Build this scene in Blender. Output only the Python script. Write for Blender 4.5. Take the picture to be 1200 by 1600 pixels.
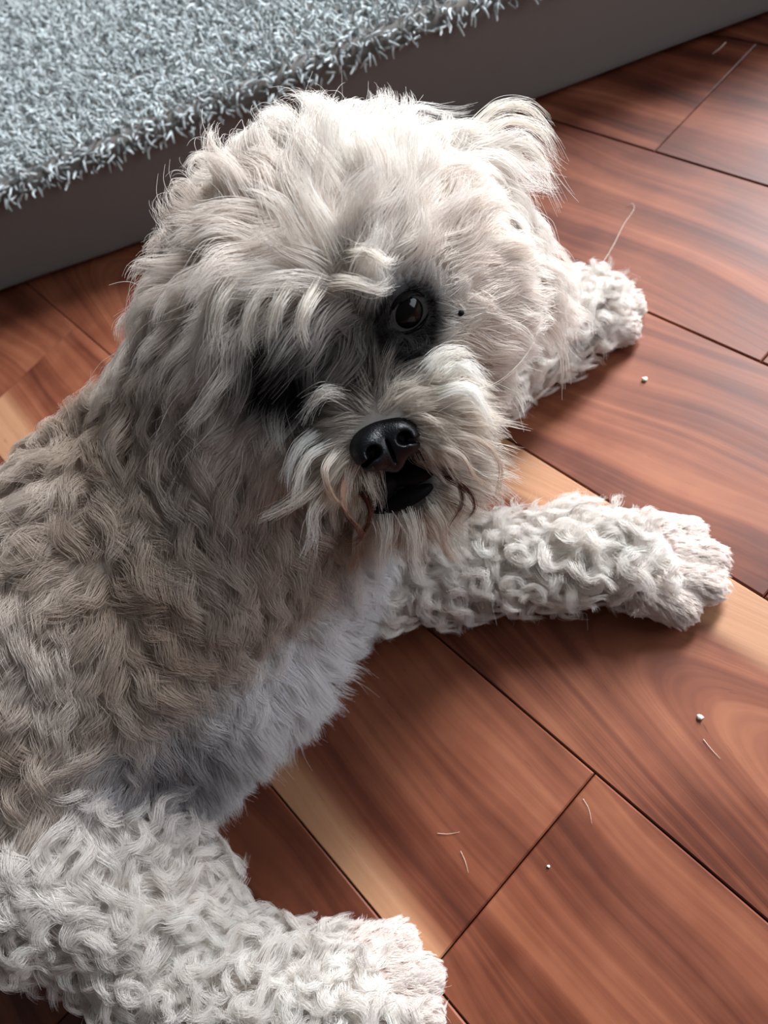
import bpy, math
import numpy as np
from mathutils import Vector, Matrix

for o in list(bpy.data.objects):
    bpy.data.objects.remove(o)
SC = bpy.context.scene
COL = SC.collection
rng = np.random.default_rng(7)

# ------------------------------------------------------------------ camera
F_PX = 1209.27                                    # focal length in pixels of the 1200 x 1600 frame
CAM = np.array([0.0, 0.0, 0.412])
FWD = np.array([-0.54438728, 0.14115225, -0.82687274])
RGT = np.array([0.66241294, 0.67710576, -0.32052596])
UPV = np.array([-0.51463734, 0.72222146, 0.46210884])
cam_data = bpy.data.cameras.new('camera')
cam_data.sensor_fit = 'VERTICAL'
cam_data.sensor_height = 36.0
cam_data.sensor_width = 27.0
cam_data.lens = F_PX / 1600 * 36.0
cam_data.clip_start = 0.01
cam_data.dof.use_dof = True
cam_data.dof.focus_distance = 0.33
cam_data.dof.aperture_fstop = 11.0
cam = bpy.data.objects.new('camera', cam_data)
COL.objects.link(cam)
m = Matrix.Identity(4)
for i in range(3):
    m[i][0], m[i][1], m[i][2], m[i][3] = RGT[i], UPV[i], -FWD[i], CAM[i]
cam.matrix_world = m
SC.camera = cam

# ------------------------------------------------------------------ light
world = bpy.data.worlds.new('world')
SC.world = world
world.use_nodes = True
bg = world.node_tree.nodes['Background']
bg.inputs[0].default_value = (0.88, 0.92, 1.0, 1)
bg.inputs[1].default_value = 0.11

def area_light(name, loc, target, sx, sy, watts, col):
    d = bpy.data.lights.new(name, 'AREA')
    d.shape = 'RECTANGLE'
    d.size, d.size_y, d.energy, d.color = sx, sy, watts, col
    o = bpy.data.objects.new(name, d)
    COL.objects.link(o)
    o.location = loc
    o.rotation_euler = (Vector(target) - Vector(loc)).to_track_quat('-Z', 'Y').to_euler()
    return o
area_light('window_daylight', (-0.50, 1.78, 1.22), (-0.25, 0.05, 0.05), 0.50, 1.45, 138, (0.90, 0.95, 1.0))
area_light('wide_window_daylight', (1.05, 1.55, 0.80), (-0.25, 0.05, 0.05), 1.5, 0.9, 32, (0.83, 0.91, 1.0))

SC.view_settings.view_transform = 'Standard'
SC.view_settings.look = 'None'
SC.view_settings.gamma = 1.0
SC.view_settings.exposure = 0.10
SC.view_settings.use_curve_mapping = False
SC.cycles.max_bounces = 9
SC.cycles.diffuse_bounces = 6
SC.cycles.glossy_bounces = 2
SC.cycles.transmission_bounces = 4

# ------------------------------------------------------------------ helpers
def at(x, y, z):
    """world point at height z seen at photo pixel x, y"""
    d = FWD + (x - 600) / F_PX * RGT - (y - 800) / F_PX * UPV
    return CAM + d * (z - CAM[2]) / d[2]
def att(x, y, t):
    """world point at depth t in front of the lens seen at photo pixel x, y"""
    return CAM + (FWD + (x - 600) / F_PX * RGT - (y - 800) / F_PX * UPV) * t

def mesh_obj(name, verts, faces, mat, parent=None, smooth=False):
    me = bpy.data.meshes.new(name)
    me.from_pydata([tuple(v) for v in verts], [], [tuple(f) for f in faces])
    me.update()
    if smooth:
        me.polygons.foreach_set('use_smooth', np.ones(len(me.polygons), bool))
    if mat:
        me.materials.append(mat)
    o = bpy.data.objects.new(name, me)
    COL.objects.link(o)
    if parent:
        o.parent = parent
    return o
def empty(name, loc):
    o = bpy.data.objects.new(name, None)
    COL.objects.link(o)
    o.location = loc
    o.empty_display_size = 0.05
    return o
def tag(o, label=None, cat=None, group=None, kind=None):
    for k, v in (('label', label), ('category', cat), ('group', group), ('kind', kind)):
        if v:
            o[k] = v
    return o
def keep_world(o, parent):
    """parent to an Empty that only has a location"""
    o.parent = parent
    o.location = Vector(o.location) - parent.location
    return o
def unit(v):
    return v / np.maximum(np.linalg.norm(v, axis=-1, keepdims=True), 1e-9)

class Nodes:
    """small helper to write node trees"""
    def __init__(s, name):
        s.mat = bpy.data.materials.new(name)
        s.mat.use_nodes = True
        s.nt = s.mat.node_tree
        s.bsdf = s.nt.nodes['Principled BSDF']
        s.out = s.nt.nodes['Material Output']
    def n(s, typ, **kw):
        nd = s.nt.nodes.new(typ)
        for k, v in kw.items():
            setattr(nd, k, v)
        return nd
    def l(s, a, b):
        s.nt.links.new(a, b)
    def put(s, sock, v):
        if isinstance(v, bpy.types.NodeSocket):
            s.l(v, sock)
        else:
            sock.default_value = v
    def math(s, op, a, b=0.0, c=0.0):
        nd = s.n('ShaderNodeMath', operation=op)
        for i, v in enumerate((a, b, c)):
            s.put(nd.inputs[i], v)
        return nd.outputs[0]
    def noise(s, vec, scale, detail=3, rough=0.5, dist=0.0, dim='3D'):
        nd = s.n('ShaderNodeTexNoise', noise_dimensions=dim)
        s.l(vec, nd.inputs['Vector'])
        nd.inputs['Scale'].default_value = scale
        nd.inputs['Detail'].default_value = detail
        nd.inputs['Roughness'].default_value = rough
        nd.inputs['Distortion'].default_value = dist
        return nd.outputs['Fac']
    def ramp(s, fac, stops, interp='LINEAR'):
        nd = s.n('ShaderNodeValToRGB')
        cr = nd.color_ramp
        cr.interpolation = interp
        while len(cr.elements) < len(stops):
            cr.elements.new(0.5)
        for e, (p, c) in zip(cr.elements, stops):
            e.position = p
            e.color = (*c, 1) if len(c) == 3 else c
        s.l(fac, nd.inputs[0])
        return nd.outputs[0]
    def mix(s, fac, a, b, blend='MIX'):
        nd = s.n('ShaderNodeMix', data_type='RGBA', blend_type=blend)
        for i, v in ((0, fac), (6, a), (7, b)):
            s.put(nd.inputs[i], v if isinstance(v, bpy.types.NodeSocket) or i == 0 else (*v, 1))
        return nd.outputs[2]
    def maprange(s, v, a, b, c=0.0, d=1.0, smooth=False):
        nd = s.n('ShaderNodeMapRange')
        if smooth:
            nd.interpolation_type = 'SMOOTHSTEP'
        for i, x in enumerate((v, a, b, c, d)):
            s.put(nd.inputs[i], x)
        return nd.outputs[0]

# ------------------------------------------------------------------ materials of the setting
def wood_material():
    N = Nodes('acacia_plank')
    tc = N.n('ShaderNodeTexCoord')
    def prop(name):
        a = N.n('ShaderNodeAttribute', attribute_type='OBJECT', attribute_name=name)
        return a.outputs['Fac']
    seed, sap, tone, arch = prop('grain_seed'), prop('sap_edge'), prop('tone'), prop('arch')
    ax, skew, sapw = prop('arch_x'), prop('skew'), prop('sap_width')
    sep = N.n('ShaderNodeSeparateXYZ')
    N.l(tc.outputs['Object'], sep.inputs[0])
    X, Y = sep.outputs[0], sep.outputs[1]
    Ys = N.math('ADD', Y, N.math('MULTIPLY', X, skew))
    comb = N.n('ShaderNodeCombineXYZ')
    N.l(X, comb.inputs[0]); N.l(Ys, comb.inputs[1]); N.l(seed, comb.inputs[2])
    # slow wander of the grain lines
    st = N.n('ShaderNodeVectorMath', operation='MULTIPLY')
    N.l(comb.outputs[0], st.inputs[0]); st.inputs[1].default_value = (3.2, 9.0, 1.0)
    wander = N.math('SUBTRACT', N.noise(st.outputs[0], 1.0, 2, 0.5), 0.5)
    # arch figure: grain lines bend round a point on the plank's middle line
    dx = N.math('SUBTRACT', X, ax)
    par = N.math('SUBTRACT', N.math('MULTIPLY', N.math('MULTIPLY', Y, Y), 26.0), N.math('MULTIPLY', dx, 0.36))
    par = N.math('ADD', par, N.math('MULTIPLY', wander, 0.035))
    strt = N.math('ADD', Ys, N.math('MULTIPLY', wander, 0.055))
    g = N.n('ShaderNodeMix', data_type='FLOAT')
    N.l(arch, g.inputs[0]); N.l(strt, g.inputs[2]); N.l(par, g.inputs[3])
    G = g.outputs[0]
    # bands across the grain line coordinate
    cg = N.n('ShaderNodeCombineXYZ')
    N.l(N.math('MULTIPLY', X, 0.9), cg.inputs[0]); N.l(N.math('MULTIPLY', G, 42.0), cg.inputs[1]); N.l(seed, cg.inputs[2])
    band = N.noise(cg.outputs[0], 1.0, 3, 0.55)
    cg2 = N.n('ShaderNodeCombineXYZ')
    N.l(N.math('MULTIPLY', X, 5.0), cg2.inputs[0]); N.l(N.math('MULTIPLY', G, 260.0), cg2.inputs[1]); N.l(seed, cg2.inputs[2])
    fine = N.noise(cg2.outputs[0], 1.0, 3, 0.6)
    cg3 = N.n('ShaderNodeCombineXYZ')
    N.l(N.math('MULTIPLY', X, 9.0), cg3.inputs[0]); N.l(N.math('MULTIPLY', Y, 13.0), cg3.inputs[1]); N.l(seed, cg3.inputs[2])
    cloud = N.noise(cg3.outputs[0], 1.0, 4, 0.6)
    f = N.math('ADD', N.math('MULTIPLY', band, 0.52), N.math('ADD', N.math('MULTIPLY', fine, 0.16), N.math('MULTIPLY', cloud, 0.34)))
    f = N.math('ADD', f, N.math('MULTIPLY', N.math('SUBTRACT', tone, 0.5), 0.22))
    heart = N.ramp(f, [(0.32, (0.034, 0.0085, 0.0048)), (0.44, (0.105, 0.026, 0.0125)), (0.54, (0.195, 0.058, 0.028)), (0.68, (0.330, 0.120, 0.060))])
    # pale sapwood along one long edge (sap_edge = signed side)
    yy = N.math('MULTIPLY', Y, sap)
    edge = N.math('ADD', N.math('ADD', yy, N.math('MULTIPLY', wander, 0.03)), N.math('MULTIPLY', N.math('MULTIPLY', X, skew), sap))
    sapf = N.maprange(edge, N.math('SUBTRACT', 0.0625, sapw), N.math('SUBTRACT', 0.0665, N.math('MULTIPLY', sapw, 0.72)), 0, 1, True)
    sapf = N.math('MULTIPLY', sapf, N.math('ABSOLUTE', sap))
    sapc = N.mix(fine, (0.34, 0.150, 0.074), (0.50, 0.27, 0.150))
    col = N.mix(N.math('MULTIPLY', sapf, 0.9), heart, sapc)
    # dark pore flecks
    cg4 = N.n('ShaderNodeCombineXYZ')
    N.l(N.math('MULTIPLY', X, 90.0), cg4.inputs[0]); N.l(N.math('MULTIPLY', G, 900.0), cg4.inputs[1]); N.l(seed, cg4.inputs[2])
    pore = N.maprange(N.noise(cg4.outputs[0], 1.0, 2, 0.5), 0.66, 0.76)
    pore = N.math('MULTIPLY', pore, N.maprange(cloud, 0.45, 0.62))
    col = N.mix(N.math('MULTIPLY', pore, 0.55), col, (0.05, 0.018, 0.012))
    N.l(col, N.bsdf.inputs['Base Color'])
    N.l(N.maprange(cloud, 0.3, 0.7, 0.42, 0.60), N.bsdf.inputs['Roughness'])
    N.bsdf.inputs['Specular IOR Level'].default_value = 0.30
    bp = N.n('ShaderNodeBump')
    bp.inputs['Strength'].default_value = 0.12
    bp.inputs['Distance'].default_value = 0.0006
    N.l(N.math('ADD', fine, N.math('MULTIPLY', cloud, 1.5)), bp.inputs['Height'])
    N.l(bp.outputs[0], N.bsdf.inputs['Normal'])
    return N.mat

def plain(name, col, rough=0.6, spec=0.4, bump=None, sheen=0.0):
    N = Nodes(name)
    N.bsdf.inputs['Base Color'].default_value = (*col, 1)
    N.bsdf.inputs['Roughness'].default_value = rough
    N.bsdf.inputs['Specular IOR Level'].default_value = spec
    if sheen:
        N.bsdf.inputs['Sheen Weight'].default_value = sheen
    if bump:
        tc = N.n('ShaderNodeTexCoord')
        bp = N.n('ShaderNodeBump')
        bp.inputs['Strength'].default_value = bump[1]
        bp.inputs['Distance'].default_value = bump[2]
        N.l(N.noise(tc.outputs['Object'], bump[0], 3), bp.inputs['Height'])
        N.l(bp.outputs[0], N.bsdf.inputs['Normal'])
    return N.mat

WOOD = wood_material()
GAP = plain('dark_subfloor', (0.012, 0.007, 0.005), 0.9, 0.1)

# ------------------------------------------------------------------ floor of separate planks
W = 0.125
Y0 = 0.5317                                        # far side of row 0
floor = mesh_obj('floor', [(-2.2, -1.6, -0.03), (1.6, -1.6, -0.03), (1.6, 2.2, -0.03), (-2.2, 2.2, -0.03),
                           (-2.2, -1.6, -0.006), (1.6, -1.6, -0.006), (1.6, 2.2, -0.006), (-2.2, 2.2, -0.006)],
                 [(0, 3, 2, 1), (4, 5, 6, 7), (0, 1, 5, 4), (1, 2, 6, 5), (2, 3, 7, 6), (3, 0, 4, 7)], GAP)
tag(floor, 'reddish brown glossy hardwood plank floor', None, None, 'structure')
def plank_mesh(length):
    hx, hy, gp, ch, dp = length / 2, W / 2, 0.00035, 0.0011, 0.0008
    v = []
    for z, i in ((-0.012, gp), (-dp, gp), (0.0, ch)):
        v += [(-hx + i, -hy + i, z), (hx - i, -hy + i, z), (hx - i, hy - i, z), (-hx + i, hy - i, z)]
    f = [(3, 2, 1, 0), (8, 9, 10, 11)]
    for b in (0, 4):
        for k in range(4):
            f.append((b + k, b + (k + 1) % 4, b + 4 + (k + 1) % 4, b + 4 + k))
    me = bpy.data.meshes.new('plank')
    me.from_pydata(v, [], f)
    me.materials.append(WOOD)
    return me
PL = 0.580
PLANK = plank_mesh(PL)
row_end = {0: -0.315, 1: -0.1484, 2: -0.0647, 3: 0.20, 4: -0.0732, 5: -0.40, 6: -0.20}
# looks that the photograph shows on single planks, keyed by row and plank within the row; tone of the far rows is lowered to paint in shade
special = {
    (3, 0): dict(sap_edge=1.0, sap_width=0.034, tone=0.40, arch=1.0, arch_x=0.02, skew=0.0),
    (4, 0): dict(sap_edge=-1.0, sap_width=0.036, tone=0.60, arch=0.0, arch_x=0.0, skew=0.05),
    (4, 1): dict(sap_edge=0.0, sap_width=0.02, tone=0.55, arch=0.0, arch_x=0.0, skew=0.06),
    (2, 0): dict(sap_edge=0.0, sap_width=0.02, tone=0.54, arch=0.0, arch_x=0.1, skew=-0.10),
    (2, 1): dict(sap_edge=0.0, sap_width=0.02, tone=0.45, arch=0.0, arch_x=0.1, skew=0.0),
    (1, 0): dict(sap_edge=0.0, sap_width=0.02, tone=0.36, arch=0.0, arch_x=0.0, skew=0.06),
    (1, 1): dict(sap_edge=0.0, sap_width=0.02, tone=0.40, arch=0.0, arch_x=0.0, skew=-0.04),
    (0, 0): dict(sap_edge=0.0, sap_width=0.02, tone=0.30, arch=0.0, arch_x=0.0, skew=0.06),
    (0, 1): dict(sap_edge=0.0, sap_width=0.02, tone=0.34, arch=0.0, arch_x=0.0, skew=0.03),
    (5, 0): dict(sap_edge=0.0, sap_width=0.02, tone=0.42, arch=0.0, arch_x=0.0, skew=0.02),
    (5, 1): dict(sap_edge=0.0, sap_width=0.02, tone=0.52, arch=0.0, arch_x=0.0, skew=0.02),
}
pr = np.random.default_rng(21)
for row in range(-14, 16):
    yc = Y0 - (row + 0.5) * W
    e = row_end.get(row, pr.uniform(-0.5, 0.0))
    for k in range(-4, 4):
        xc = e + (k - 0.5) * PL
        sp = special.get((row, k))
        r5 = pr.random(6)
        if xc < -2.1 or xc > 1.5:
            continue
        o = bpy.data.objects.new('plank', PLANK)
        COL.objects.link(o)
        o.parent = floor
        o.location = (xc, yc, 0)
        o['grain_seed'] = float(r5[0] * 40)
        o['sap_edge'] = float(0 if r5[1] < 0.7 else (1 if r5[1] < 0.85 else -1))
        o['sap_width'] = float(0.015 + 0.02 * r5[2])
        o['tone'] = float(0.3 + 0.4 * r5[3])
        o['arch'] = float(1 if r5[4] > 0.7 else 0)
        o['arch_x'] = float(r5[5] * 0.3 - 0.15)
        o['skew'] = float((r5[2] - 0.5) * 0.12)
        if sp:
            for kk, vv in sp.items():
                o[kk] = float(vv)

# ------------------------------------------------------------------ low bed with a shaggy top
BX0, BSL, BH = -0.7772, 0.821, 0.098               # its front face stands on the line x = BX0 + BSL * y
bdir = unit(np.array([BSL, 1.0, 0.0]))             # along the face
bin_ = np.array([-bdir[1], bdir[0], 0.0])          # away from the camera
if bin_[0] > 0:
    bin_ = -bin_
BED0 = np.array([BX0, 0.0, 0.0]) - bdir * 0.45
BLEN, BDEP = 1.75, 0.62
def hair_obj(name, P, rad, tint, mat, parent):
    """P: strands x points x 3 in world space (parent only carries a location)"""
    n, k, _ = P.shape
    cu = bpy.data.hair_curves.new(name)
    cu.add_curves([k] * n)
    off = np.array(parent.location) if parent else np.zeros(3)
    cu.attributes['position'].data.foreach_set('vector', (P - off).astype(np.float32).ravel())
    a = cu.attributes.get('radius') or cu.attributes.new('radius', 'FLOAT', 'POINT')
    a.data.foreach_set('value', np.broadcast_to(rad, (n, k)).astype(np.float32).ravel())
    c = cu.attributes.new('tint', 'FLOAT_COLOR', 'POINT')
    c.data.foreach_set('color', np.concatenate([np.broadcast_to(tint, (n, k, 3)), np.ones((n, k, 1))], 2).astype(np.float32).ravel())
    cu.materials.append(mat)
    o = bpy.data.objects.new(name, cu)
    COL.objects.link(o)
    if parent:
        o.parent = parent
    return o

def fibre_material(name, rough, sheen, thru=0.0):
    N = Nodes(name)
    a = N.n('ShaderNodeAttribute', attribute_name='tint')
    N.l(a.outputs['Color'], N.bsdf.inputs['Base Color'])
    N.bsdf.inputs['Roughness'].default_value = rough
    N.bsdf.inputs['Specular IOR Level'].default_value = sheen
    if thru:                                       # light passes through thin hair
        tr = N.n('ShaderNodeBsdfTranslucent')
        N.l(a.outputs['Color'], tr.inputs[0])
        mx = N.n('ShaderNodeMixShader')
        mx.inputs[0].default_value = thru
        N.l(N.bsdf.outputs[0], mx.inputs[1])
        N.l(tr.outputs[0], mx.inputs[2])
        N.l(mx.outputs[0], N.out.inputs['Surface'])
    return N.mat

FABRIC = plain('grey_woven_cover', (0.155, 0.138, 0.126), 0.85, 0.25, (900, 0.3, 0.0004), 0.25)
bed = empty('pet_bed', BED0 + bdir * BLEN / 2 + bin_ * BDEP / 2)
tag(bed, 'low grey fabric bed with a shaggy light grey top behind the dog', 'bed')
def bed_shell():
    # rounded box: profile across the depth, swept along the face
    prof = []
    r = 0.014
    def arc(cx, cz, a0, a1, rr, n=6):
        for i in range(n + 1):
            a = math.radians(a0 + (a1 - a0) * i / n)
            prof.append((cx + rr * math.cos(a), cz + rr * math.sin(a)))
    arc(0.010, 0.013, 270, 180, 0.010)
    prof.append((-0.0015, 0.05))
    arc(r, BH - r, 180, 90, r)
    arc(BDEP - r, BH - r, 90, 0, r)
    arc(BDEP - 0.010, 0.013, 0, -90, 0.010)
    n = len(prof)
    V, Fc = [], []
    ns = 24
    for i in range(ns + 1):
        s = BLEN * i / ns
        end = 1.0 if 0 < i < ns else 0.97
        for (a, z) in prof:
            b = 0.0018 * math.sin(i * 1.3 + a * 9) * (1 if a < 0.3 else 0)
            V.append(BED0 + bdir * s + bin_ * (a + b) + np.array([0, 0, z]) - np.array(bed.location))
    for i in range(ns):
        for k in range(n):
            a, b = i * n + k, i * n + (k + 1) % n
            Fc.append((a, b, b + n, a + n))
    Fc.append(tuple(range(n - 1, -1, -1)))
    Fc.append(tuple(range(ns * n, ns * n + n)))
    o = mesh_obj('cover', V, Fc, FABRIC, bed)
    me = o.data
    me.polygons.foreach_set('use_smooth', np.array([len(p.vertices) == 4 for p in me.polygons]))
    return o
bed_shell()
def bed_pile():
    # thick twisted yarn ends over the whole top, leaning about, hanging over the front edge
    h = 0.0040
    u = np.arange(0.004, BLEN - 0.004, h)
    v = np.arange(-0.002, BDEP - 0.004, h)
    U, Vv = np.meshgrid(u, v, indexing='ij')
    U = (U + rng.uniform(-1, 1, U.shape) * h * 0.6).ravel()
    Vv = (Vv + rng.uniform(-1, 1, Vv.shape) * h * 0.6).ravel()
    keep = (Vv < 0.42) | (rng.random(len(Vv)) < 0.4)
    U, Vv = U[keep], Vv[keep]
    n = len(U)
    z0 = np.where(Vv < 0.012, BH - 0.0015 - 0.004 * rng.random(n) - np.clip(0.004 - Vv, 0, 1) * 1.2, BH - 0.001)
    root = BED0 + U[:, None] * bdir + np.maximum(Vv, 0.0)[:, None] * bin_
    root[:, 2] = z0
    ang = rng.uniform(0, 2 * np.pi, n)
    lean = rng.uniform(0.3, 1.1, n)
    d = np.cos(ang)[:, None] * bdir * lean[:, None] + np.sin(ang)[:, None] * bin_ * lean[:, None]
    d[:, 2] += 1.0
    front = np.clip((0.014 - Vv) / 0.014, 0, 1)
    d += front[:, None] * (-bin_ * 1.3 - np.array([0, 0, 0.55]))
    d = unit(d)
    L = rng.uniform(0.007, 0.013, n)
    k = 5
    P = np.zeros((n, k, 3))
    P[:, 0] = root
    dd = d.copy()
    side = unit(rng.normal(size=(n, 3)))
    for i in range(1, k):
        P[:, i] = P[:, i - 1] + dd * (L / (k - 1))[:, None]
        dd = unit(dd + side * 0.45 - np.array([0, 0, 0.12]) - front[:, None] * np.array([0, 0, 0.30]))
    s = np.linspace(0, 1, k)
    rad = (0.00102 * rng.uniform(0.75, 1.2, n))[:, None] * (1 - 0.45 * s ** 2)
    low = rng.random((n, 1, 1)) ** 1.5
    tint = np.array([0.50, 0.54, 0.54]) * (1 - low) + np.array([0.20, 0.215, 0.215]) * low
    tag(hair_obj('pile', P, rad, tint, fibre_material('grey_yarn', 0.8, 0.2), bed), 'shaggy light grey yarn pile', None, None, 'stuff')
bed_pile()

# ------------------------------------------------------------------ the dog: one continuous body from a distance field
PRIMS = []          # (kind, data, smooth, region)
def cone(a, b, ra, rb, region, k=0.016):
    PRIMS.append(('cone', (np.array(a), np.array(b), ra, rb), k, region))
def ball(c, axes, radii, region, k=0.014):
    PRIMS.append(('ball', (np.array(c), np.array(axes), np.array(radii)), k, region))

def prim_dist(p, kind, data):
    if kind == 'cone':
        a, b, ra, rb = data
        ab = b - a
        h = np.clip(((p - a) @ ab) / (ab @ ab), 0, 1)
        q = p - a - h[..., None] * ab
        return np.sqrt((q * q).sum(-1)) - (ra + (rb - ra) * h)
    c, ax, r = data
    q = (p - c) @ ax.T
    k0 = np.sqrt(((q / r) ** 2).sum(-1))
    k1 = np.sqrt(((q / (r * r)) ** 2).sum(-1))
    return k0 * (k0 - 1.0) / np.maximum(k1, 1e-6)

# head frame: to the image right, up over the crown, out of the face
HC = att(522, 452, 0.340)
e_f0 = unit(CAM - HC)
e_r = unit(RGT * 0.907 + UPV * 0.42)
e_r = unit(e_r - e_f0 * (e_r @ e_f0))
e_u = np.cross(e_f0, e_r)
tilt = math.radians(14)                              # the face points a little below the lens
e_f = unit(e_f0 * math.cos(tilt) - e_u * math.sin(tilt))
e_u = np.cross(e_f, e_r)
HAX = np.array([e_r, e_u, e_f])
def hd(r, u, f):
    return HC + e_r * r + e_u * u + e_f * f

# trunk, rolled over on its side with the flank up
trunk = [(at(365, 770, .115), .066), (at(255, 880, .098), .080), (at(125, 1010, .088), .082), (at(-20, 1170, .085), .082)]
for (a, ra), (b, rb) in zip(trunk[:-1], trunk[1:]):
    cone(a, b, ra, rb, 'flank', 0.02)
cone(at(400, 650, .145), trunk[0][0], .056, .066, 'neck', 0.02)
cone(at(420, 870, .070), at(350, 1020, .055), .056, .048, 'belly', 0.025)
cone(at(350, 1020, .055), at(270, 1150, .050), .048, .038, 'belly', 0.025)
ball(at(275, 1205, .028), np.eye(3), (.030, .030, .024), 'groin', 0.015)
# upper foreleg, stretched to the right
cone(at(410, 800, .105), at(500, 895, .050), .054, .036, 'flank', 0.02)
cone(at(500, 895, .046), at(690, 885, .028), .033, .0200, 'leg', 0.014)
cone(at(690, 885, .028), at(900, 868, .023), .0200, .0175, 'leg', 0.012)
cone(at(900, 868, .023), at(1000, 875, .018), .0175, .0170, 'leg', 0.012)
# lower foreleg under the head
cone(at(560, 640, .07), at(740, 570, .036), .040, .026, 'leg', 0.014)
cone(at(740, 570, .036), at(860, 512, .027), .026, .021, 'leg', 0.012)
cone(at(860, 512, .027), at(915, 483, .021), .021, .0185, 'leg', 0.012)
# hind leg
cone(at(-40, 1285, .085), at(105, 1322, .072), .048, .045, 'thigh', 0.016)
cone(at(105, 1322, .072), at(228, 1428, .050), .045, .034, 'thigh', 0.016)
cone(at(270, 1505, .038), at(390, 1550, .028), .032, .0215, 'leg', 0.014)
cone(at(390, 1550, .028), at(550, 1555, .020), .0215, .0175, 'leg', 0.012)
# other hind leg and tail, tucked away behind
cone(at(-90, 1280, .04), at(-230, 1340, .024), .034, .022, 'leg', 0.014)
cone(at(-150, 1150, .06), at(-330, 1120, .03), .03, .018, 'flank', 0.014)
TOES = []
def paw(c, d, s=1.0, n_up=np.array([0, 0, 1.0])):
    """four toes spread in front of c along d"""
    d = unit(np.array([d[0], d[1], 0.0]))
    side = np.cross(n_up, d)
    for j, (o, fwd) in enumerate(((-.0200, .011), (-.0070, .0225), (.0070, .0225), (.0200, .011))):
        a = c + side * o * s * 0.75
        b = c + side * o * s + d * fwd * s
        a[2] = 0.017 * s
        a = a - d * .004 * s
        b[2] = 0.0100 * s
        cone(a, b, .0110 * s, .0084 * s, 'toe', 0.0018)
        TOES.append((b, d, side * np.sign(o)))
paw(at(1030, 878, .018), at(1100, 884, .01) - at(960, 871, .01), 1.0)
paw(at(920, 480, .020), at(970, 452, .01) - at(860, 512, .01), 1.0)
paw(at(570, 1555, .020), at(650, 1557, .01) - at(450, 1551, .01), 1.0)
# head
ball(hd(0, -.004, -.012), HAX, (.067, .060, .064), 'head', 0.02)
ball(hd(0, .006, .022), HAX, (.050, .036, .034), 'head', 0.02)
ball(hd(-.042, -.032, .014), HAX, (.038, .042, .038), 'cheek', 0.02)
ball(hd(.040, -.022, .010), HAX, (.034, .036, .036), 'cheek', 0.02)
ball(hd(-.003, -.034, .046), HAX, (.027, .020, .026), 'muzzle', 0.012)
ball(hd(-.020, -.048, .058), HAX, (.0180, .0150, .0165), 'muzzle', 0.010)
ball(hd(.012, -.048, .058), HAX, (.0180, .0150, .0165), 'muzzle', 0.010)
ball(hd(-.003, -.079, .044), HAX, (.024, .016, .021), 'chin', 0.008)
cone(HC - e_f * .01, at(400, 650, .145), .055, .056, 'neck', 0.02)
# ear flaps
ELA, ELB = hd(-.064, .020, -.010), hd(-.084, -.055, -.006)
ERA, ERB = hd(.050, .028, -.030), hd(.088, -.040, -.036)
EAR_TOP = hd(.072, .016, -.032)
cone(ELA, ELB, .011, .014, 'ear_l', 0.008)
cone(ERA, EAR_TOP, .014, .012, 'ear_r', 0.008)
cone(EAR_TOP, ERB, .012, .012, 'ear_r', 0.008)

VOX = 0.0024
LO = np.array([-0.62, -0.42, -0.006])
HI = np.array([0.0, 0.36, 0.31])
DIM = np.ceil((HI - LO) / VOX).astype(int)
FIELD = np.full(DIM, 0.05, np.float32)
for kind, data, k, reg in PRIMS:
    if kind == 'cone':
        a, b, ra, rb = data
        lo, hi = np.minimum(a - ra, b - rb), np.maximum(a + ra, b + rb)
    else:
        rr = np.abs(data[1] * data[2][:, None]).max(0) * 1.3 if False else np.full(3, data[2].max())
        lo, hi = data[0] - rr, data[0] + rr
    i0 = np.clip(((lo - 0.05 - LO) / VOX).astype(int), 0, DIM)
    i1 = np.clip(((hi + 0.05 - LO) / VOX).astype(int) + 1, 0, DIM)
    if np.any(i1 <= i0):
        continue
    ax = [LO[j] + (np.arange(i0[j], i1[j]) + 0.5) * VOX for j in range(3)]
    p = np.stack(np.meshgrid(*ax, indexing='ij'), -1).astype(np.float32)
    d = prim_dist(p, kind, data)
    sl = tuple(slice(i0[j], i1[j]) for j in range(3))
    f = FIELD[sl]
    h = np.clip(0.5 + 0.5 * (f - d) / k, 0, 1)
    FIELD[sl] = np.minimum(f * (1 - h) + d * h - k * h * (1 - h), f)
# the floor flattens what lies on it
zc = LO[2] + (np.arange(DIM[2]) + 0.5) * VOX
FIELD = np.maximum(FIELD, (0.0016 - zc)[None, None, :].astype(np.float32))

def sdf(p):
    """trilinear lookup"""
    q = (p - LO) / VOX - 0.5
    i = np.clip(np.floor(q).astype(int), 0, DIM - 2)
    t = np.clip(q - i, 0, 1)
    r = 0
    for dx in (0, 1):
        wx = t[..., 0] if dx else 1 - t[..., 0]
        for dy in (0, 1):
            wy = t[..., 1] if dy else 1 - t[..., 1]
            for dz in (0, 1):
                wz = t[..., 2] if dz else 1 - t[..., 2]
                r = r + wx * wy * wz * FIELD[i[..., 0] + dx, i[..., 1] + dy, i[..., 2] + dz]
    return r
def grad(p, e=0.003):
    g = np.zeros(p.shape)
    for j in range(3):
        o = np.zeros(3)
        o[j] = e
        g[..., j] = sdf(p + o) - sdf(p - o)
    return unit(g)

import openvdb
grid = openvdb.FloatGrid(0.05)
grid.copyFromArray(FIELD)
BV, BQ = grid.convertToQuads(0.0)
BV = BV * VOX + LO + 0.5 * VOX
BQ = BQ[:, ::-1]
n0 = np.cross(BV[BQ[:, 1]] - BV[BQ[:, 0]], BV[BQ[:, 2]] - BV[BQ[:, 0]])
if (unit(n0) * grad(BV[BQ].mean(1))).sum(-1).mean() < 0:
    BQ = BQ[:, ::-1]

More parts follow.
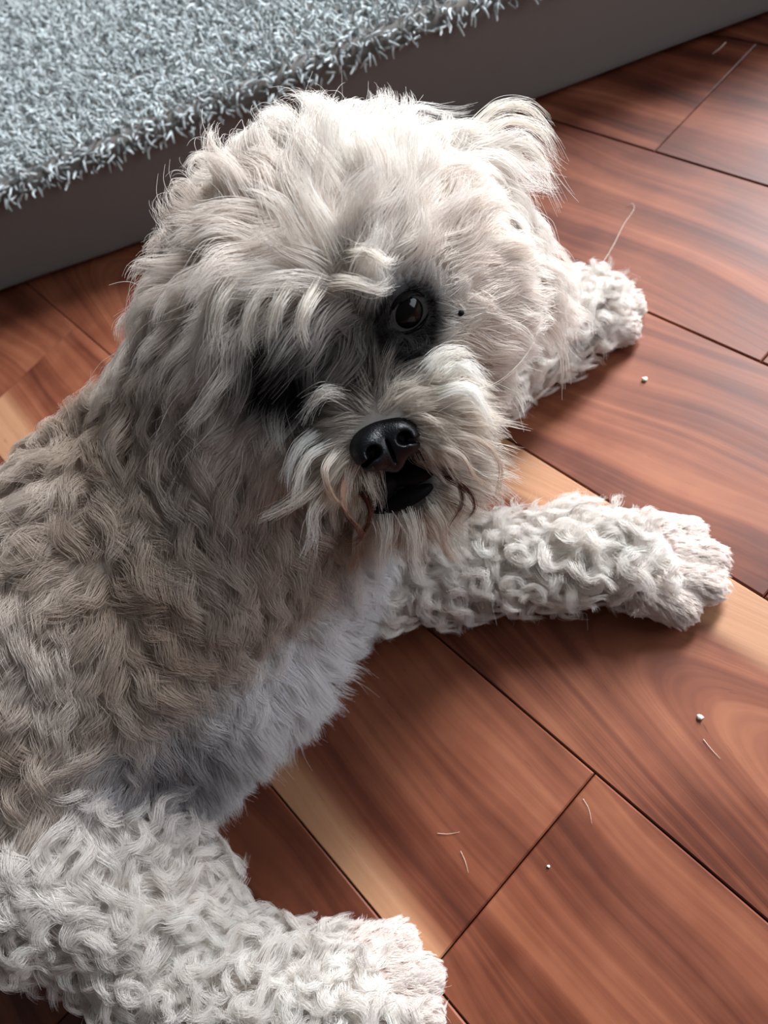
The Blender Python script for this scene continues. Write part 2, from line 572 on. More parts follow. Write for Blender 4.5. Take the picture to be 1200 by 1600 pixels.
DOG_LOC = at(280, 900, 0.0) * np.array([1, 1, 0])
dog = empty('dog', DOG_LOC)
tag(dog, 'curly cream and white dog lying on the wooden floor looking up', 'dog')

def skin_material():
    N = Nodes('skin')
    N.bsdf.inputs['Roughness'].default_value = 0.6
    a = N.n('ShaderNodeAttribute', attribute_name='tint')
    N.l(a.outputs['Color'], N.bsdf.inputs['Base Color'])
    return N.mat
SKIN = skin_material()
FUR = fibre_material('dog_hair', 0.5, 0.18, 0.45)

REGION = [p[3] for p in PRIMS]
RNAMES = ['flank', 'neck', 'belly', 'groin', 'leg', 'thigh', 'toe', 'head', 'cheek', 'muzzle', 'chin', 'ear_l', 'ear_r']
def region_of(p):
    """nearest body part of each point, plus the axis of that part where it has one"""
    best = np.full(len(p), 9.0)
    reg = np.zeros(len(p), int)
    axis = np.zeros((len(p), 3))
    for kind, data, k, r in PRIMS:
        d = prim_dist(p, kind, data)
        m_ = d < best
        best[m_] = d[m_]
        reg[m_] = RNAMES.index(r)
        axis[m_] = unit(data[1] - data[0]) if kind == 'cone' else 0.0
    return reg, axis
class Wobble:
    """smooth random vector field"""
    def __init__(s, freq, seed, n=7):
        g = np.random.default_rng(seed)
        s.k = g.normal(size=(n, 3)) * freq
        s.p = g.uniform(0, 6.28, (n, 3))
    def __call__(s, p):
        a = p @ s.k.T
        return np.stack([np.sin(a + s.p[:, j]).mean(1) * 1.6 for j in range(3)], -1)
def tang(v, n):
    return v - n * (v * n).sum(-1, keepdims=True)
def hit(x, y):
    """first point of the body along the sight line through a photo pixel"""
    d = unit(FWD + (x - 600) / F_PX * RGT - (y - 800) / F_PX * UPV)
    p = CAM + d * 0.1
    for _ in range(200):
        s = float(sdf(p[None])[0])
        p = p + d * max(s * 0.7, 0.0002)
        if s < 0.0003:
            break
    return p

EYE_R, EYE_L = hit(640, 490), hit(440, 590)
GROIN = hit(272, 1195)
WART = hit(714, 487)
MOUTH = hit(628, 768)
BEL_A, BEL_B = hit(545, 850), hit(300, 1090)
BEL_N = unit(np.cross(BEL_B - BEL_A, grad(hit(400, 960)[None])[0]))
if BEL_N[0] < 0:
    BEL_N = -BEL_N
NOSE = hd(-.006, -.043, .075)
BROW = hit(552, 545)
wob_big, wob_mid, wob_small = Wobble(28, 1), Wobble(90, 2), Wobble(240, 3)

# -------- clump roots, evenly spread over the skin
def scatter(h, seed):
    g = np.random.default_rng(seed)
    q = BV[BQ]
    ar = np.linalg.norm(np.cross(q[:, 2] - q[:, 0], q[:, 3] - q[:, 1]), axis=1) * 0.5
    n = int(ar.sum() / (h * h) * 5)
    i = g.choice(len(q), n, p=ar / ar.sum())
    u, v = g.random((2, n, 1))
    p = q[i, 0] * (1 - u) * (1 - v) + q[i, 1] * u * (1 - v) + q[i, 2] * u * v + q[i, 3] * (1 - u) * v
    cell = np.floor(p / h + g.random(3)).astype(np.int64)
    key = cell[:, 0] * 73856093 ^ cell[:, 1] * 19349663 ^ cell[:, 2] * 83492791
    _, first = np.unique(key, return_index=True)
    return p[first]

def style(reg, names, val, arr):
    for nm in names.split():
        arr[reg == RNAMES.index(nm)] = val

def near(p, c, r):
    return np.exp(-((p - c) ** 2).sum(-1) / (r * r))

def coat_colour(p, reg, stains=True):
    n = len(p)
    w1 = wob_big(p)[:, 0:1]
    w2 = wob_mid(p)[:, 1:2]
    cream = np.array([0.86, 0.81, 0.765])
    tan = np.array([0.47, 0.37, 0.295])  # the coat's own tan, deepened to hold some of the head's shadow
    c = np.tile(cream, (n, 1))
    fl = np.isin(reg, [RNAMES.index('flank'), RNAMES.index('neck')])
    t = np.clip(np.where(reg == RNAMES.index('neck'), 0.45, 0.70)[:, None] + 0.4 * w1 + 0.3 * w2, 0.0, 1.0)
    c[fl] = (cream * (1 - t) + tan * t)[fl]
    hdm = np.isin(reg, [RNAMES.index(k) for k in ('head', 'cheek', 'ear_l', 'ear_r')])
    t = np.clip(0.16 + 0.25 * w1 + 0.2 * w2, 0, 1)
    peach = np.array([0.72, 0.575, 0.47])
    c[hdm] = (np.array([0.87, 0.815, 0.765]) * (1 - t) + peach * t)[hdm]
    mz = np.isin(reg, [RNAMES.index('muzzle'), RNAMES.index('chin')])
    c[mz] = np.array([0.74, 0.67, 0.59])
    bl = reg == RNAMES.index('belly')
    c[bl] = np.array([0.80, 0.79, 0.79])
    gr = reg == RNAMES.index('groin')
    c[gr] = np.array([0.80, 0.79, 0.79])
    # paler towards the underside of the chest
    t = np.clip(((p - BEL_A) @ BEL_N) / 0.022 + 0.5 + 0.45 * w2[:, 0], 0, 1)[:, None] * fl[:, None] * (p[:, 0] > -0.36)[:, None]
    c = c * (1 - t) + np.array([0.80, 0.79, 0.79]) * t
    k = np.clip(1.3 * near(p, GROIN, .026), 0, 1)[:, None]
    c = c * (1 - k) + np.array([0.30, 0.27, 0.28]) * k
    to = reg == RNAMES.index('toe')
    c[to] = np.array([0.85, 0.77, 0.72])
    return stain(p, c) if stains else c
def stain(p, c):
    """dark stained hair round the eyes and lips"""
    k = np.clip(1.3 * near(p, BROW, .017) + .8 * near(p, BROW - e_u * .012, .012), 0, 0.85)[..., None]
    c = c * (1 - k) + np.array([0.17, 0.14, 0.12]) * k
    k = np.clip(2.8 * near(p, EYE_R - e_u * .001 - e_r * .002, .0128) + 2.2 * near(p, EYE_L + e_u * .001, .0170)
                + 0.6 * near(p, EYE_L - e_u * .010 - e_r * .004, .010)
                + 1.8 * near(p, EYE_R - e_u * .014 - e_r * .008, .0085) + 2.6 * near(p, MOUTH + e_u * .005, .0110), 0, 1)[..., None]
    return c * (1 - k) + np.array([0.014, 0.012, 0.012]) * k

sets = []
for h_, regs, seed in ((0.0064, 'flank neck belly groin', 5), (0.0060, 'leg thigh', 6), (0.0028, 'toe', 7), (0.0072, 'head cheek', 8),
                       (0.0034, 'muzzle chin', 9), (0.0050, 'ear_l ear_r', 10)):
    p = scatter(h_, seed)
    rg, ax = region_of(p)
    k = np.isin(rg, [RNAMES.index(r) for r in regs.split()])
    sets.append((p[k], rg[k], ax[k]))
roots, reg, axis = (np.concatenate([q[i] for q in sets]) for i in range(3))
nrm = grad(roots)
face = (nrm * unit(CAM - roots)).sum(-1)
keep = (roots[:, 2] > 0.004) & ~((nrm[:, 2] < -0.6) & (roots[:, 2] < 0.03))
keep &= (face > -0.35) | (rng.random(len(roots)) < 0.5)
keep &= np.linalg.norm(roots - EYE_R, axis=1) > 0.0085
keep &= np.linalg.norm((roots - NOSE) * 1.0, axis=1) > 0.0125
mq = (roots - MOUTH - e_u * .006) @ HAX.T
keep &= ((mq / np.array([.0175, .0130, .03])) ** 2).sum(1) > 1
keep &= (reg != RNAMES.index('groin')) | (rng.random(len(roots)) < 0.7)
roots, nrm, reg, axis, face = (a[keep] for a in (roots, nrm, reg, axis, face))
NC = len(roots)

STYLE = {   # length, lift, curl radius, turns, clump width, strands, pull of gravity
    'flank': (.023, .28, .0026, 1.0, .0056, 58, .6), 'neck': (.026, .28, .0030, .9, .0056, 58, .6),
    'belly': (.030, .24, .0014, .6, .0056, 58, .7), 'groin': (.022, .26, .0010, .5, .0056, 16, .6),
    'leg': (.0190, .46, .0036, 1.15, .0047, 68, .3), 'thigh': (.0225, .42, .0038, 1.15, .0050, 68, .3),
    'toe': (.0070, .07, .0003, .4, .0026, 36, .3),
    'head': (.036, .34, .0034, .7, .0072, 96, 1.0), 'cheek': (.032, .22, .0022, .6, .0068, 84, 1.0),
    'muzzle': (.027, .26, .0014, .5, .0030, 28, .9), 'chin': (.036, .16, .0014, .5, .0032, 28, 1.0),
    'ear_l': (.046, .22, .0034, .9, .0052, 52, 1.1), 'ear_r': (.046, .22, .0038, 1.0, .0052, 52, 1.1)}
tab = np.array([STYLE[n_] for n_ in RNAMES])[reg]
length, lift, amp, turns, width, strands, grav = (tab[:, i].copy() for i in range(7))
strands = strands.astype(int)
strands[face < -0.35] //= 3
tip = np.full(NC, 0.26)
for n_, v_ in (('flank', .48), ('neck', .45), ('belly', .55), ('head', .32)):
    tip[reg == RNAMES.index(n_)] = v_

# -------- which way the hair is combed
DOWN = np.array([0, 0, -1.0])
flow = wob_big(roots) * 0.8 + wob_mid(roots) * 0.6
tail = unit(trunk[3][0] - trunk[0][0])
I = lambda nm: reg == RNAMES.index(nm)
m_ = I('flank') | I('neck')
flow[m_] += tail * 0.7 + DOWN * 0.7 + wob_mid(roots)[m_] * 0.5
m_ = I('belly') | I('groin')
flow[m_] += DOWN * 0.9 + tail * 0.3
m_ = I('leg') | I('thigh')
flow[m_] += axis[m_] * 0.35 + DOWN * 0.25 + wob_small(roots)[m_] * 0.8
m_ = I('toe')
flow[m_] = axis[m_] * 1.5 + DOWN * 0.35
m_ = I('head') | I('cheek')
away = unit(roots - (BROW + e_f * 0.01))
flow[m_] = (away * 1.5 + DOWN * 0.35 + wob_big(roots) * 0.45 + wob_mid(roots) * 0.45)[m_]
# fringe over the eye on the darker side of the face falls forward
fr = near(roots, hd(-.030, .022, .05), .030)[:, None]
flow = flow + fr * 3.2 * (-e_u * 0.8 - e_r * 0.5)
lift = lift + 0.25 * fr[:, 0]
fr2 = near(roots, hd(.004, .018, .06), .014)[:, None]
flow = flow + fr2 * 1.5 * (e_r * 0.6 + e_u * 0.3)
# short hair close round the open eye
er = near(roots, EYE_R, .020)
flow = flow + er[:, None] * 2.5 * unit(roots - EYE_R)
length = length * (1 - 0.72 * er)
lift = lift * (1 - 0.6 * er)
m_ = I('muzzle') | I('chin')
out = unit(tang(roots - (NOSE - e_f * .012), e_f))
flow[m_] = (out * 1.2 - e_f * 0.35 + DOWN * 0.5 - e_u * 0.35 + wob_mid(roots) * 0.4)[m_]
nr = near(roots, NOSE, .022)
length = length * (1 - 0.45 * nr)
m_ = I('ear_l') | I('ear_r')
flow[m_] = (axis * 1.0 + DOWN * 0.7 + wob_mid(roots) * 0.35)[m_]
sm = near(roots, WART, .017)
length = length * (1 - 0.55 * sm)
lift = lift * (1 - 0.8 * sm)
amp = amp * (1 - 0.8 * sm)
gk = near(roots, GROIN, .027)
strands = np.maximum((strands * (1 - 0.75 * gk)).astype(int), 5)
amp = amp * (1 - 0.7 * gk)
flow = unit(tang(flow, nrm))
length = length * rng.uniform(0.72, 1.22, NC)
length = np.where(face < -0.35, length * 1.15, length)

# -------- guide strand of every clump
KG = 13
ph = rng.uniform(0, 2 * np.pi, NC)
hand = np.sign(rng.normal(size=NC))
G = np.zeros((NC, KG, 3))
pos = roots - nrm * 0.0010
jit = unit(rng.normal(size=(NC, 3)))
d = unit(nrm * lift[:, None] + flow * (1 - lift)[:, None] + jit * 0.22)
G[:, 0] = pos
for i in range(1, KG):
    pos = pos + d * (length / (KG - 1))[:, None]
    s_ = sdf(pos)
    low = s_ < 0.0025
    if low.any():
        pos[low] += grad(pos[low]) * (0.0025 - s_[low])[:, None] * 0.8
    d = unit(d + (flow * 0.9 + DOWN * grav[:, None] + wob_mid(pos) * 0.5) / (KG - 1))
    G[:, i] = pos
ax_ = unit(G[:, -1] - G[:, 0])
U_ = unit(np.cross(ax_, nrm) + 1e-6)
V_ = np.cross(ax_, U_)
sg = np.linspace(0, 1, KG)
th = ph[:, None] + hand[:, None] * 2 * np.pi * turns[:, None] * sg[None]
ramp_ = np.clip(sg * 1.8, 0, 1)[None] * amp[:, None]
curl = (np.cos(th) - np.cos(ph)[:, None])[..., None] * U_[:, None] + (np.sin(th) - np.sin(ph)[:, None])[..., None] * V_[:, None] * 0.85
G = G + curl * ramp_[..., None]

# -------- strands of each clump
K = 8
def strands_of(sel, stained=False):
    cnt = strands[sel]
    ci = np.repeat(np.flatnonzero(sel), cnt)
    n = len(ci)
    t1 = unit(np.cross(nrm[ci], flow[ci]) + 1e-6)
    t2 = flow[ci]
    rr = np.sqrt(rng.random(n)) * width[ci] * 1.15
    aa = rng.uniform(0, 2 * np.pi, n)
    off = (np.cos(aa) * rr)[:, None] * t1 + (np.sin(aa) * rr)[:, None] * t2
    r0 = roots[ci] + off
    off = off - nrm[ci] * np.clip(sdf(r0), -0.004, 0.004)[:, None]
    stray = rng.random(n) < np.where(np.isin(reg[ci], [RNAMES.index('leg'), RNAMES.index('thigh'), RNAMES.index('toe')]), 0.003, 0.03)
    lf = np.where(stray, rng.uniform(0.9, 1.25, n), rng.uniform(0.62, 1.0, n))
    tp = np.where(stray, 1.3, tip[ci] * rng.uniform(0.5, 1.5, n))
    s = np.linspace(0, 1, K)
    q = np.clip(lf[:, None] * s[None], 0, 1) * (KG - 1)
    i = np.minimum(q.astype(int), KG - 2)
    f = (q - i)[..., None]
    P = G[ci[:, None], i] * (1 - f) + G[ci[:, None], i + 1] * f
    ex = np.clip(lf[:, None] * s[None] - 1, 0, 1)[..., None]
    P = P + (G[ci, -1] - G[ci, -2])[:, None] * ex * (KG - 1)
    taper = 1 - (1 - tp)[:, None] * (s[None] ** 0.8)
    P = P + off[:, None] * taper[..., None]
    frizz = rng.normal(size=(n, 1, 3)) * (s[None, :, None] ** 1.3) * (length[ci] * np.where(stray, 0.09, 0.028))[:, None, None]
    wph = rng.uniform(0, 6.28, (n, 1, 3))
    frizz = frizz + np.sin(s[None, :, None] * 7 + wph) * 0.00022 * s[None, :, None]
    P = P + frizz
    P[..., 2] = np.maximum(P[..., 2], 0.0008)
    if stained:                                    # nothing hangs across nose leather, lips or the open eye
        ok_ = np.ones(n, bool)
        for c_, r_ in ((NOSE + e_f * .004, .0110), (NOSE + e_f * .012, .0100), (MOUTH + e_f * .003, .0085), (MOUTH + e_u * .007 + e_f * .003, .0090), (MOUTH + e_u * .008 - e_r * .008 + e_f * .003, .0075), (MOUTH - e_r * .009 + e_f * .003, .0060), (MOUTH + e_r * .009 + e_u * .004 + e_f * .003, .0065),
                       (EYE_R, .0070), (EYE_R + e_f0 * .006, .0065), (EYE_R + e_f0 * .012, .0060)):
            ok_ &= (((P - c_) ** 2).sum(-1).min(1) > r_ * r_)
        P, ci, r0, off = P[ok_], ci[ok_], r0[ok_], off[ok_]
        n = len(ci)
    far = face[ci] < -0.35
    rad = (np.where(far, 0.00017, 0.000085) * rng.uniform(0.75, 1.25, n))[:, None] * (1 - 0.72 * s[None] ** 1.5)
    col = coat_colour(r0, reg[ci], not stained)
    val = np.repeat(rng.uniform(0.90, 1.08, NC), 1)[ci] * rng.uniform(0.90, 1.08, n)
    col = np.clip(col * val[:, None], 0, 0.9)
    tint = np.repeat(col[:, None], K, 1)
    if stained:
        tint = stain(P, tint)
    return P, rad, tint, ci, s
def part(name, label, regs):
    sel = np.isin(reg, [RNAMES.index(r) for r in regs.split()])
    P, rad, tint, ci, s = strands_of(sel, 'head' in regs or 'chin' in regs)
    if 'chin' in regs or 'muzzle' in regs:
        # rust-stained tips below the mouth
        st = (near(roots[ci], hd(0, -.058, .055), .024) * (rng.random(len(ci)) < 0.30))[:, None, None] * np.clip(s * 1.6 - 0.3, 0, 1)[None, :, None]
        tint = tint * (1 - st) + np.array([0.12, 0.042, 0.026]) * st
    o = hair_obj(name, P, rad, tint, FUR, dog)
    tag(o, label, None, None, 'stuff')
    print(name, len(P))
    return o
# -------- single locks that stand out
LOCKS = []
def lock(pts, n, wd, c0, c1=None, rad=0.00008, up_=0.006):
    p0 = hit(pts[0][0], pts[0][1])
    t0 = float((p0 - CAM) @ FWD)
    cp = [att(x, y, t0 + dt - (0.0 if i == 0 else up_)) for i, (x, y, dt) in enumerate(pts)]
    cp = np.array([2 * cp[0] - cp[1]] + cp + [2 * cp[-1] - cp[-2]])
    u = np.linspace(0, len(pts) - 1 - 1e-6, 28)
    i = u.astype(int)
    f = (u - i)[:, None]
    a, b_, c, d_ = cp[i], cp[i + 1], cp[i + 2], cp[i + 3]
    g = 0.5 * (2 * b_ + (c - a) * f + (2 * a - 5 * b_ + 4 * c - d_) * f ** 2 + (3 * b_ - a - 3 * c + d_) * f ** 3)
    s = np.linspace(0, 1, 10)
    off = rng.normal(size=(n, 1, 3)) * wd
    bend = rng.normal(size=(n, 1, 3)) * wd * 0.8 * (s ** 2)[None, :, None]
    q = (rng.uniform(0.55, 1.0, (n, 1)) * s[None]) * 27
    i = np.minimum(q.astype(int), 26)
    f = (q - i)[..., None]
    P = g[i] * (1 - f) + g[i + 1] * f + off * (1 - 0.7 * s ** 0.8)[None, :, None] + bend
    P[..., 2] = np.maximum(P[..., 2], 0.001)
    c0 = np.array(c0)
    c1 = c0 if c1 is None else np.array(c1)
    col = c0 + (c1 - c0) * np.clip(s * 1.5 - 0.25, 0, 1)[:, None]
    tint = col[None] * rng.uniform(0.85, 1.1, (n, 1, 1))
    r = rad * rng.uniform(0.8, 1.25, (n, 1)) * (1 - 0.7 * s[None] ** 1.6)
    LOCKS.append((P, r, np.clip(tint, 0, 0.92)))
def locks_out(name, label):
    P, r, t = (np.concatenate([l_[i] for l_ in LOCKS]) for i in range(3))
    LOCKS.clear()
    tag(hair_obj(name, P, r, t, FUR, dog), label, None, None, 'stuff')
CR, WH, RU, TA = (.84, .79, .72), (.88, .86, .82), (.10, .034, .022), (.42, .27, .19)
for pts, c0, c1, n, wd in (
    ([(520, 690, 0), (482, 712, 0), (464, 755, 0), (458, 795, .002)], WH, CR, 60, .0010),
    ([(505, 672, 0), (468, 696, 0), (450, 735, 0), (446, 770, .002)], WH, WH, 60, .0010),
    ([(500, 740, 0), (470, 775, 0), (430, 800, .002), (402, 812, .004)], CR, CR, 60, .0012),
    ([(515, 760, 0), (490, 800, 0), (488, 840, .002), (478, 875, .004)], CR, WH, 50, .0012),
    ([(540, 740, 0), (535, 790, 0), (560, 828, .002), (572, 850, .003)], TA, RU, 60, .0009),
    ([(560, 760, 0), (578, 800, 0), (560, 842, .002), (534, 851, .003)], RU, RU, 50, .0008),
    ([(530, 700, 0), (508, 735, -.002), (520, 775, 0), (545, 800, .002)], CR, TA, 50, .0009),
    ([(670, 690, 0), (720, 712, -.002), (742, 745, 0), (772, 765, .003)], CR, TA, 40, .0008),
    ([(680, 720, 0), (712, 745, 0), (722, 785, .002), (700, 826, .003)], TA, RU, 44, .0008),
    ([(690, 740, 0), (730, 765, 0), (742, 795, .002), (722, 818, .003)], RU, RU, 36, .0007),
    ([(690, 680, 0), (750, 690, 0), (782, 730, .002), (770, 790, .004)], CR, TA, 40, .0009),
    ([(600, 800, 0), (604, 835, 0), (598, 870, .002), (604, 900, .004)], CR, CR, 70, .0016),
    ([(640, 800, 0), (650, 835, 0), (648, 870, .002), (662, 895, .004)], CR, CR, 70, .0016),
    ([(575, 800, 0), (560, 840, 0), (556, 875, .002), (540, 900, .004)], CR, TA, 70, .0016),
    ([(670, 790, 0), (690, 820, 0), (694, 850, .002), (712, 875, .004)], CR, TA, 60, .0014),
    ([(545, 810, 0), (520, 840, 0), (512, 875, .002), (495, 905, .004)], CR, WH, 60, .0014),
    ([(690, 600, 0), (722, 572, -.004), (748, 590, -.002), (764, 622, .002)], WH, WH, 70, .0012),
    ([(680, 620, 0), (725, 606, -.004), (752, 628, -.002), (770, 668, .002)], WH, WH, 70, .0012),
    ([(660, 590, 0), (690, 556, -.003), (722, 548, -.001), (742, 562, .002)], WH, CR, 60, .0012),
    ([(540, 620, 0), (510, 612, -.003), (486, 630, -.001), (470, 660, .002)], CR, WH, 60, .0012),
    ([(700, 610, 0), (772, 600, -.006), (830, 545, -.004), (858, 466, .004)], CR, CR, 3, .0003),
    ([(700, 700, 0), (760, 745, -.006), (800, 742, -.004), (822, 738, .004)], CR, CR, 3, .0006)):
    rusty = c1 in (RU, TA)
    lock(pts, int(n * (0.9 if rusty else 1.3)), wd * (1.1 if rusty else 1.9), c0, c1)
locks_out('moustache', 'long pale and rust-stained locks round the mouth')
for pts, c0, n, wd in (
    ([(690, 215, 0), (728, 165, .01), (765, 142, .02), (800, 160, .025)], CR, 50, .0010),
    ([(720, 225, 0), (775, 170, .01), (830, 170, .02), (866, 215, .03)], CR, 110, .0022),
    ([(730, 235, 0), (790, 190, .01), (848, 205, .02), (876, 255, .03)], CR, 110, .0022),
    ([(760, 260, 0), (815, 225, .01), (850, 255, .02), (858, 300, .03)], CR, 110, .0022),
    ([(232, 470, 0), (214, 545, -.002), (226, 630, .0), (268, 722, .004)], TA, 130, .0030),
    ([(250, 480, 0), (232, 560, -.003), (244, 640, .0), (278, 700, .004)], CR, 110, .0028),
    ([(225, 500, 0), (200, 560, -.002), (206, 620, .0), (236, 690, .004)], CR, 110, .0028),
    ([(690, 205, 0), (722, 150, .01), (752, 134, .02), (780, 142, .022), (792, 168, .025)], WH, 24, .0007),
    ([(800, 300, 0), (850, 310, .01), (884, 322, .02), (906, 320, .03)], CR, 8, .0012),
    ([(800, 330, 0), (846, 348, .01), (886, 350, .02), (912, 332, .03)], CR, 8, .0012)):
    lock(pts, n, wd, c0)
locks_out('ear_hair', 'loose wavy locks standing off the ear')
for pts, c0, n, wd in (
    ([(470, 430, 0), (440, 465, -.004), (424, 510, -.002), (420, 548, .002)], CR, 110, .0022),
    ([(440, 430, 0), (400, 470, -.004), (385, 520, -.002), (392, 560, .002)], CR, 110, .0022),
    ([(500, 440, 0), (478, 478, -.004), (470, 515, -.002), (480, 548, .002)], CR, 90, .0020),
    ([(400, 420, 0), (355, 460, -.004), (338, 515, -.002), (345, 570, .002)], CR, 120, .0024),
    ([(520, 440, 0), (550, 440, -.005), (590, 452, -.004), (612, 440, .000)], CR, 90, .0018),
    ([(540, 400, 0), (575, 395, -.005), (605, 410, -.004), (622, 400, .000)], CR, 90, .0018)):
    lock(pts, n, wd, c0)
locks_out('fringe', 'tousled fringe falling over the brow')
part('body_coat', 'wavy tan and white body fur', 'flank neck belly groin')
part('leg_coat', 'tight white curls on legs and paws', 'leg thigh toe')
part('head_hair', 'long tousled cream hair on the head', 'head cheek')
part('muzzle_hair', 'grey beige muzzle and beard hair with rusty tips', 'muzzle chin')
part('ear_hair', 'wavy hair hanging from the ear', 'ear_l')
part('ear_hair', 'wavy hair curling over the ear', 'ear_r')

# -------- skin
body = mesh_obj('body', BV - DOG_LOC, BQ, SKIN, dog, True)
breg, _ = region_of(BV)
bc = coat_colour(BV, breg) * 0.75
pink = np.array([0.76, 0.61, 0.55])
bc[breg == RNAMES.index('toe')] = pink
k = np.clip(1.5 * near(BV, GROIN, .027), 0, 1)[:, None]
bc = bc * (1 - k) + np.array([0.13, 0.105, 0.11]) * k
k = np.clip(near(BV, NOSE - e_u * .014 - e_f * .004, .016) * 1.6 + 1.8 * near(BV, MOUTH + e_u * .004, .014), 0, 1)[:, None]
bc = bc * (1 - k) + np.array([0.015, 0.013, 0.013]) * k
tcol = body.data.attributes.new('tint', 'FLOAT_COLOR', 'POINT')
tcol.data.foreach_set('color', np.concatenate([bc, np.ones((len(BV), 1))], 1).astype(np.float32).ravel())

# -------- eyes, nose, mouth
def field_mesh(name, fn, centre, axes, half, vox, mat, parent, sub=None):
    """closed mesh of a distance function given in local axes"""
    ax = [np.arange(-h_, h_ + vox, vox) for h_ in half]
    q = np.stack(np.meshgrid(*ax, indexing='ij'), -1)
    g = openvdb.FloatGrid(float(vox * 4))
    g.copyFromArray(fn(q).astype(np.float32))
    v, qd = g.convertToQuads(0.0)
    v = v * vox - np.array(half)
    w = centre + v @ axes
    n_ = np.cross(w[qd[:, 1]] - w[qd[:, 0]], w[qd[:, 2]] - w[qd[:, 0]])
    if ((w[qd].mean(1) - w.mean(0)) * n_).sum() < 0:
        qd = qd[:, ::-1]
    return mesh_obj(name, w - DOG_LOC, qd, mat, parent, True)
def ell(q, c, r):
    q = q - np.array(c)
    r = np.array(r)
    k0 = np.sqrt(((q / r) ** 2).sum(-1))
    k1 = np.sqrt(((q / (r * r)) ** 2).sum(-1))
    return k0 * (k0 - 1) / np.maximum(k1, 1e-6)
def smin(a, b, k):
    h = np.clip(0.5 + 0.5 * (b - a) / k, 0, 1)
    return b * (1 - h) + a * h - k * h * (1 - h)
EYE_MAT = plain('dark_wet_eye', (0.003, 0.0025, 0.0025), 0.10, 0.16)
LID_MAT = plain('black_eyelid', (0.003, 0.0025, 0.0025), 0.5, 0.06)
NOSE_MAT = plain('black_nose_leather', (0.004, 0.004, 0.005), 0.30, 0.26, (1400, 0.5, 0.0004))
LIP_MAT = plain('black_lip', (0.004, 0.0035, 0.004), 0.55, 0.06)
for E_, side in ((EYE_R, 1), (EYE_L, -1)):
    n_ = grad(E_[None])[0]
    ex = unit(tang(e_r, n_))
    A_ = np.array([ex, np.cross(n_, ex), n_])
    eye = field_mesh('eye', lambda q: ell(q, (0, 0, 0), (.0095, .0092, .0090)), E_ - n_ * .0072, A_, (.011, .011, .011), .0007, EYE_MAT, dog)
    def lid(q):
        ring = np.abs(ell(q, (0, 0, 0), (.0106, .0102, .0100))) - 0.0007
        opening = ell(q, (0, 0, .008), (.0086, .0062, .012))
        return np.maximum(np.maximum(ring, -opening), -q[..., 2] - 0.001)
    field_mesh('eyelid', lid, E_ - n_ * .0072, A_, (.013, .013, .013), .0006, LID_MAT, eye)
def nose_fn(q):
    a = ell(q, (0, .001, -.004), (.0148, .0100, .0105))
    a = smin(a, ell(q, (-.0072, -.0015, .0025), (.0072, .0075, .0062)), .004)
    a = smin(a, ell(q, (.0072, -.0015, .0025), (.0072, .0075, .0062)), .004)
    a = smin(a, ell(q, (0, -.006, -.001), (.0055, .0075, .006)), .004)
    for sx in (-1, 1):
        a = -smin(-a, ell(q, (sx * .0068, -.0010, .0085), (.0032, .0029, .0062)), .0012)
        qq = q.copy()
        qq[..., 1] -= -.0028 - np.abs(q[..., 0] - sx * .0068) * 0.3
        a = -smin(-a, ell(qq, (sx * .0112, 0, .005), (.0052, .0011, .0060)), .0010)
    a = -smin(-a, ell(q, (0, -.006, .0072), (.0007, .008, .0035)), .0010)
    return a
nf = unit(e_f + e_r * 0.16 + e_u * 0.34)
nr_ = unit(e_r - nf * (e_r @ nf))
field_mesh('nose', lambda q: nose_fn(q / 0.95) * 0.95, NOSE - e_f * .002, np.array([nr_, np.cross(nf, nr_), nf]), (.018, .016, .016), .0006, NOSE_MAT, dog)
def lip_fn(q):
    a = ell(q, (-.009, .0058, 0), (.0105, .0062, .0080))
    a = smin(a, ell(q, (.009, .0058, 0), (.0105, .0062, .0080)), .002)
    b = ell(q, (0, -.0036, -.001), (.0160, .0050, .0085))
    return np.minimum(a, b)
field_mesh('mouth', lip_fn, MOUTH - e_f * .0030, HAX, (.021, .014, .012), .0007, LIP_MAT, dog)

# dark mole beside the eye
mn = grad(WART[None])[0]
mx_ = unit(tang(e_r, mn))
field_mesh('mole', lambda q: ell(q, (0, 0, 0), (.0014, .0012, .0012)), WART + mn * .0030, np.array([mx_, np.cross(mn, mx_), mn]), (.002, .002, .002), .0004, LID_MAT, dog)

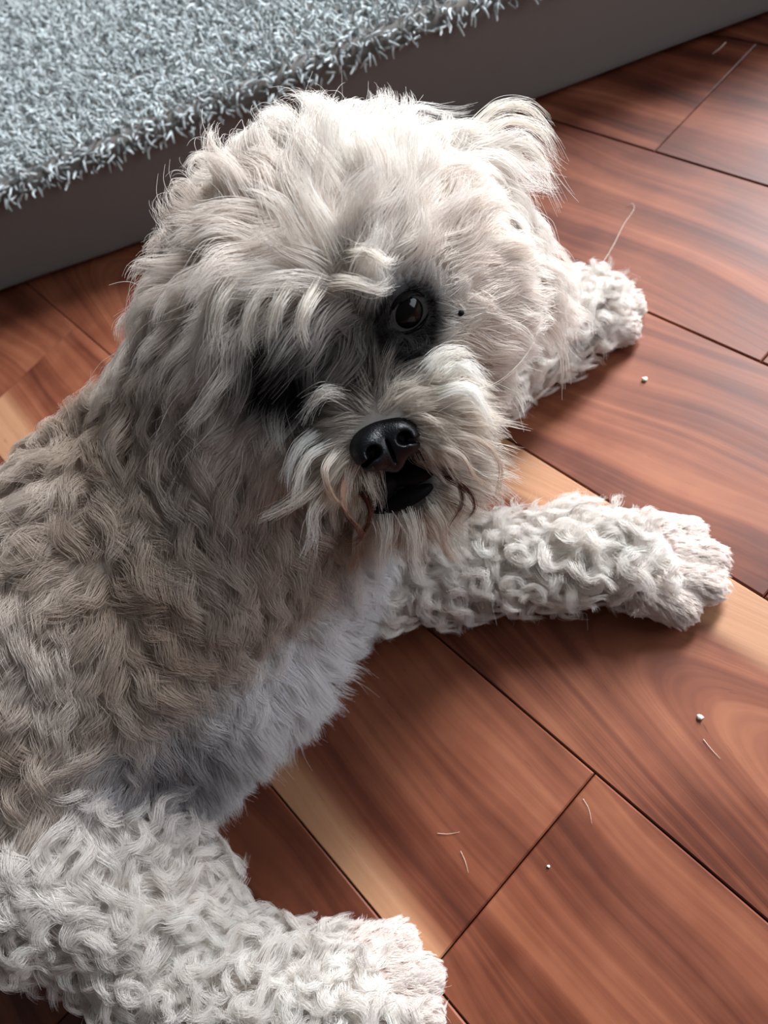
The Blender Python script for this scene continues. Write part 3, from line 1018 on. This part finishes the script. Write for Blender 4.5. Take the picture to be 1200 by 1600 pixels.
# ------------------------------------------------------------------ crumbs and shed hairs on the floor
SHED = plain('shed_hair', (0.62, 0.50, 0.41), 0.5, 0.3)
def shed_hair(pts, label, r=0.00015, z=0.0006):
    """bent tube lying on the boards"""
    c = np.array([at(x, y, z + dz) for x, y, dz in pts])
    cp = np.array([2 * c[0] - c[1]] + list(c) + [2 * c[-1] - c[-2]])
    m_ = 6 * (len(c) - 1) + 1
    u_ = np.linspace(0, len(c) - 1 - 1e-6, m_)
    i = u_.astype(int)
    f = (u_ - i)[:, None]
    a, b_, c_, d_ = cp[i], cp[i + 1], cp[i + 2], cp[i + 3]
    g = 0.5 * (2 * b_ + (c_ - a) * f + (2 * a - 5 * b_ + 4 * c_ - d_) * f ** 2 + (3 * b_ - a - 3 * c_ + d_) * f ** 3)
    tg = unit(np.gradient(g, axis=0))
    s1 = unit(np.cross(tg, [0, 0, 1.0]))
    s2 = np.cross(s1, tg)
    V, Fc = [], []
    base = g[0] * np.array([1, 1, 0])
    for q in range(m_):
        rr = r * (1 - 0.6 * (q / (m_ - 1)) ** 2)
        for k in range(5):
            a_ = 2 * math.pi * k / 5
            V.append(g[q] + s1[q] * rr * math.cos(a_) + s2[q] * rr * math.sin(a_) - base)
    for q in range(m_ - 1):
        for k in range(5):
            Fc.append((q * 5 + k, q * 5 + (k + 1) % 5, q * 5 + 5 + (k + 1) % 5, q * 5 + 5 + k))
    Fc += [(4, 3, 2, 1, 0), tuple((m_ - 1) * 5 + k for k in range(5))]
    o = mesh_obj('shed_hair', V, Fc, SHED, None, True)
    o.location = base
    return tag(o, label, 'hair', 'shed dog hairs on the floor')
shed_hair([(940, 414, .001), (958, 384, .0), (974, 352, .0), (990, 328, .0), (988, 318, .001), (978, 322, .0)], 'long curly shed hair on the floor beyond the far paw', 0.00022)
shed_hair([(720, 1330, 0), (727, 1346, 0), (732, 1364, 0)], 'short pale shed hair above the hind paw on the boards')
shed_hair([(683, 1302, 0), (700, 1303, 0), (718, 1300, 0)], 'fine shed hair lying flat left of the cross joint')
shed_hair([(911, 1248, 0), (920, 1264, 0), (925, 1288, 0)], 'curved pale shed hair just below the plank corner')
shed_hair([(1099, 1155, 0), (1111, 1170, 0), (1126, 1186, 0)], 'pale shed hair on the arched grain below the white crumb', 0.00018)
shed_hair([(1134, 66, 0), (1124, 76, 0), (1113, 84, 0)], 'shed hair at the foot of the bed', 0.0003)
CRUMB = plain('pale_crumb', (0.80, 0.76, 0.66), 0.7, 0.3, (900, 0.5, 0.0004))
def crumb(x, y, size, label, seed):
    g = np.random.default_rng(seed)
    V, Fc = [], []
    nu, nv = 8, 6
    for j in range(nv + 1):
        for i in range(nu):
            a_, b_ = 2 * math.pi * i / nu, math.pi * j / nv
            k = size * (1 + 0.25 * g.normal() * (0 < j < nv))
            V.append((k * 1.3 * math.sin(b_) * math.cos(a_), k * math.sin(b_) * math.sin(a_), size * 0.75 * (1 + math.cos(b_)) + 0.0001))
    for j in range(nv):
        for i in range(nu):
            Fc.append((j * nu + i, j * nu + (i + 1) % nu, (j + 1) * nu + (i + 1) % nu, (j + 1) * nu + i))
    o = mesh_obj('crumb', V, Fc, CRUMB, None, True)
    o.location = at(x, y, 0)
    return tag(o, label, 'crumb', 'crumbs on the floor')
crumb(1094, 1121, .0013, 'white crumb on the floorboard with arched grain', 1)
crumb(1007, 594, .0014, 'pale round crumb on the boards between the two front paws', 2)
crumb(857, 1354, .0006, 'tiny pale speck on the plank below the cross joint', 3)
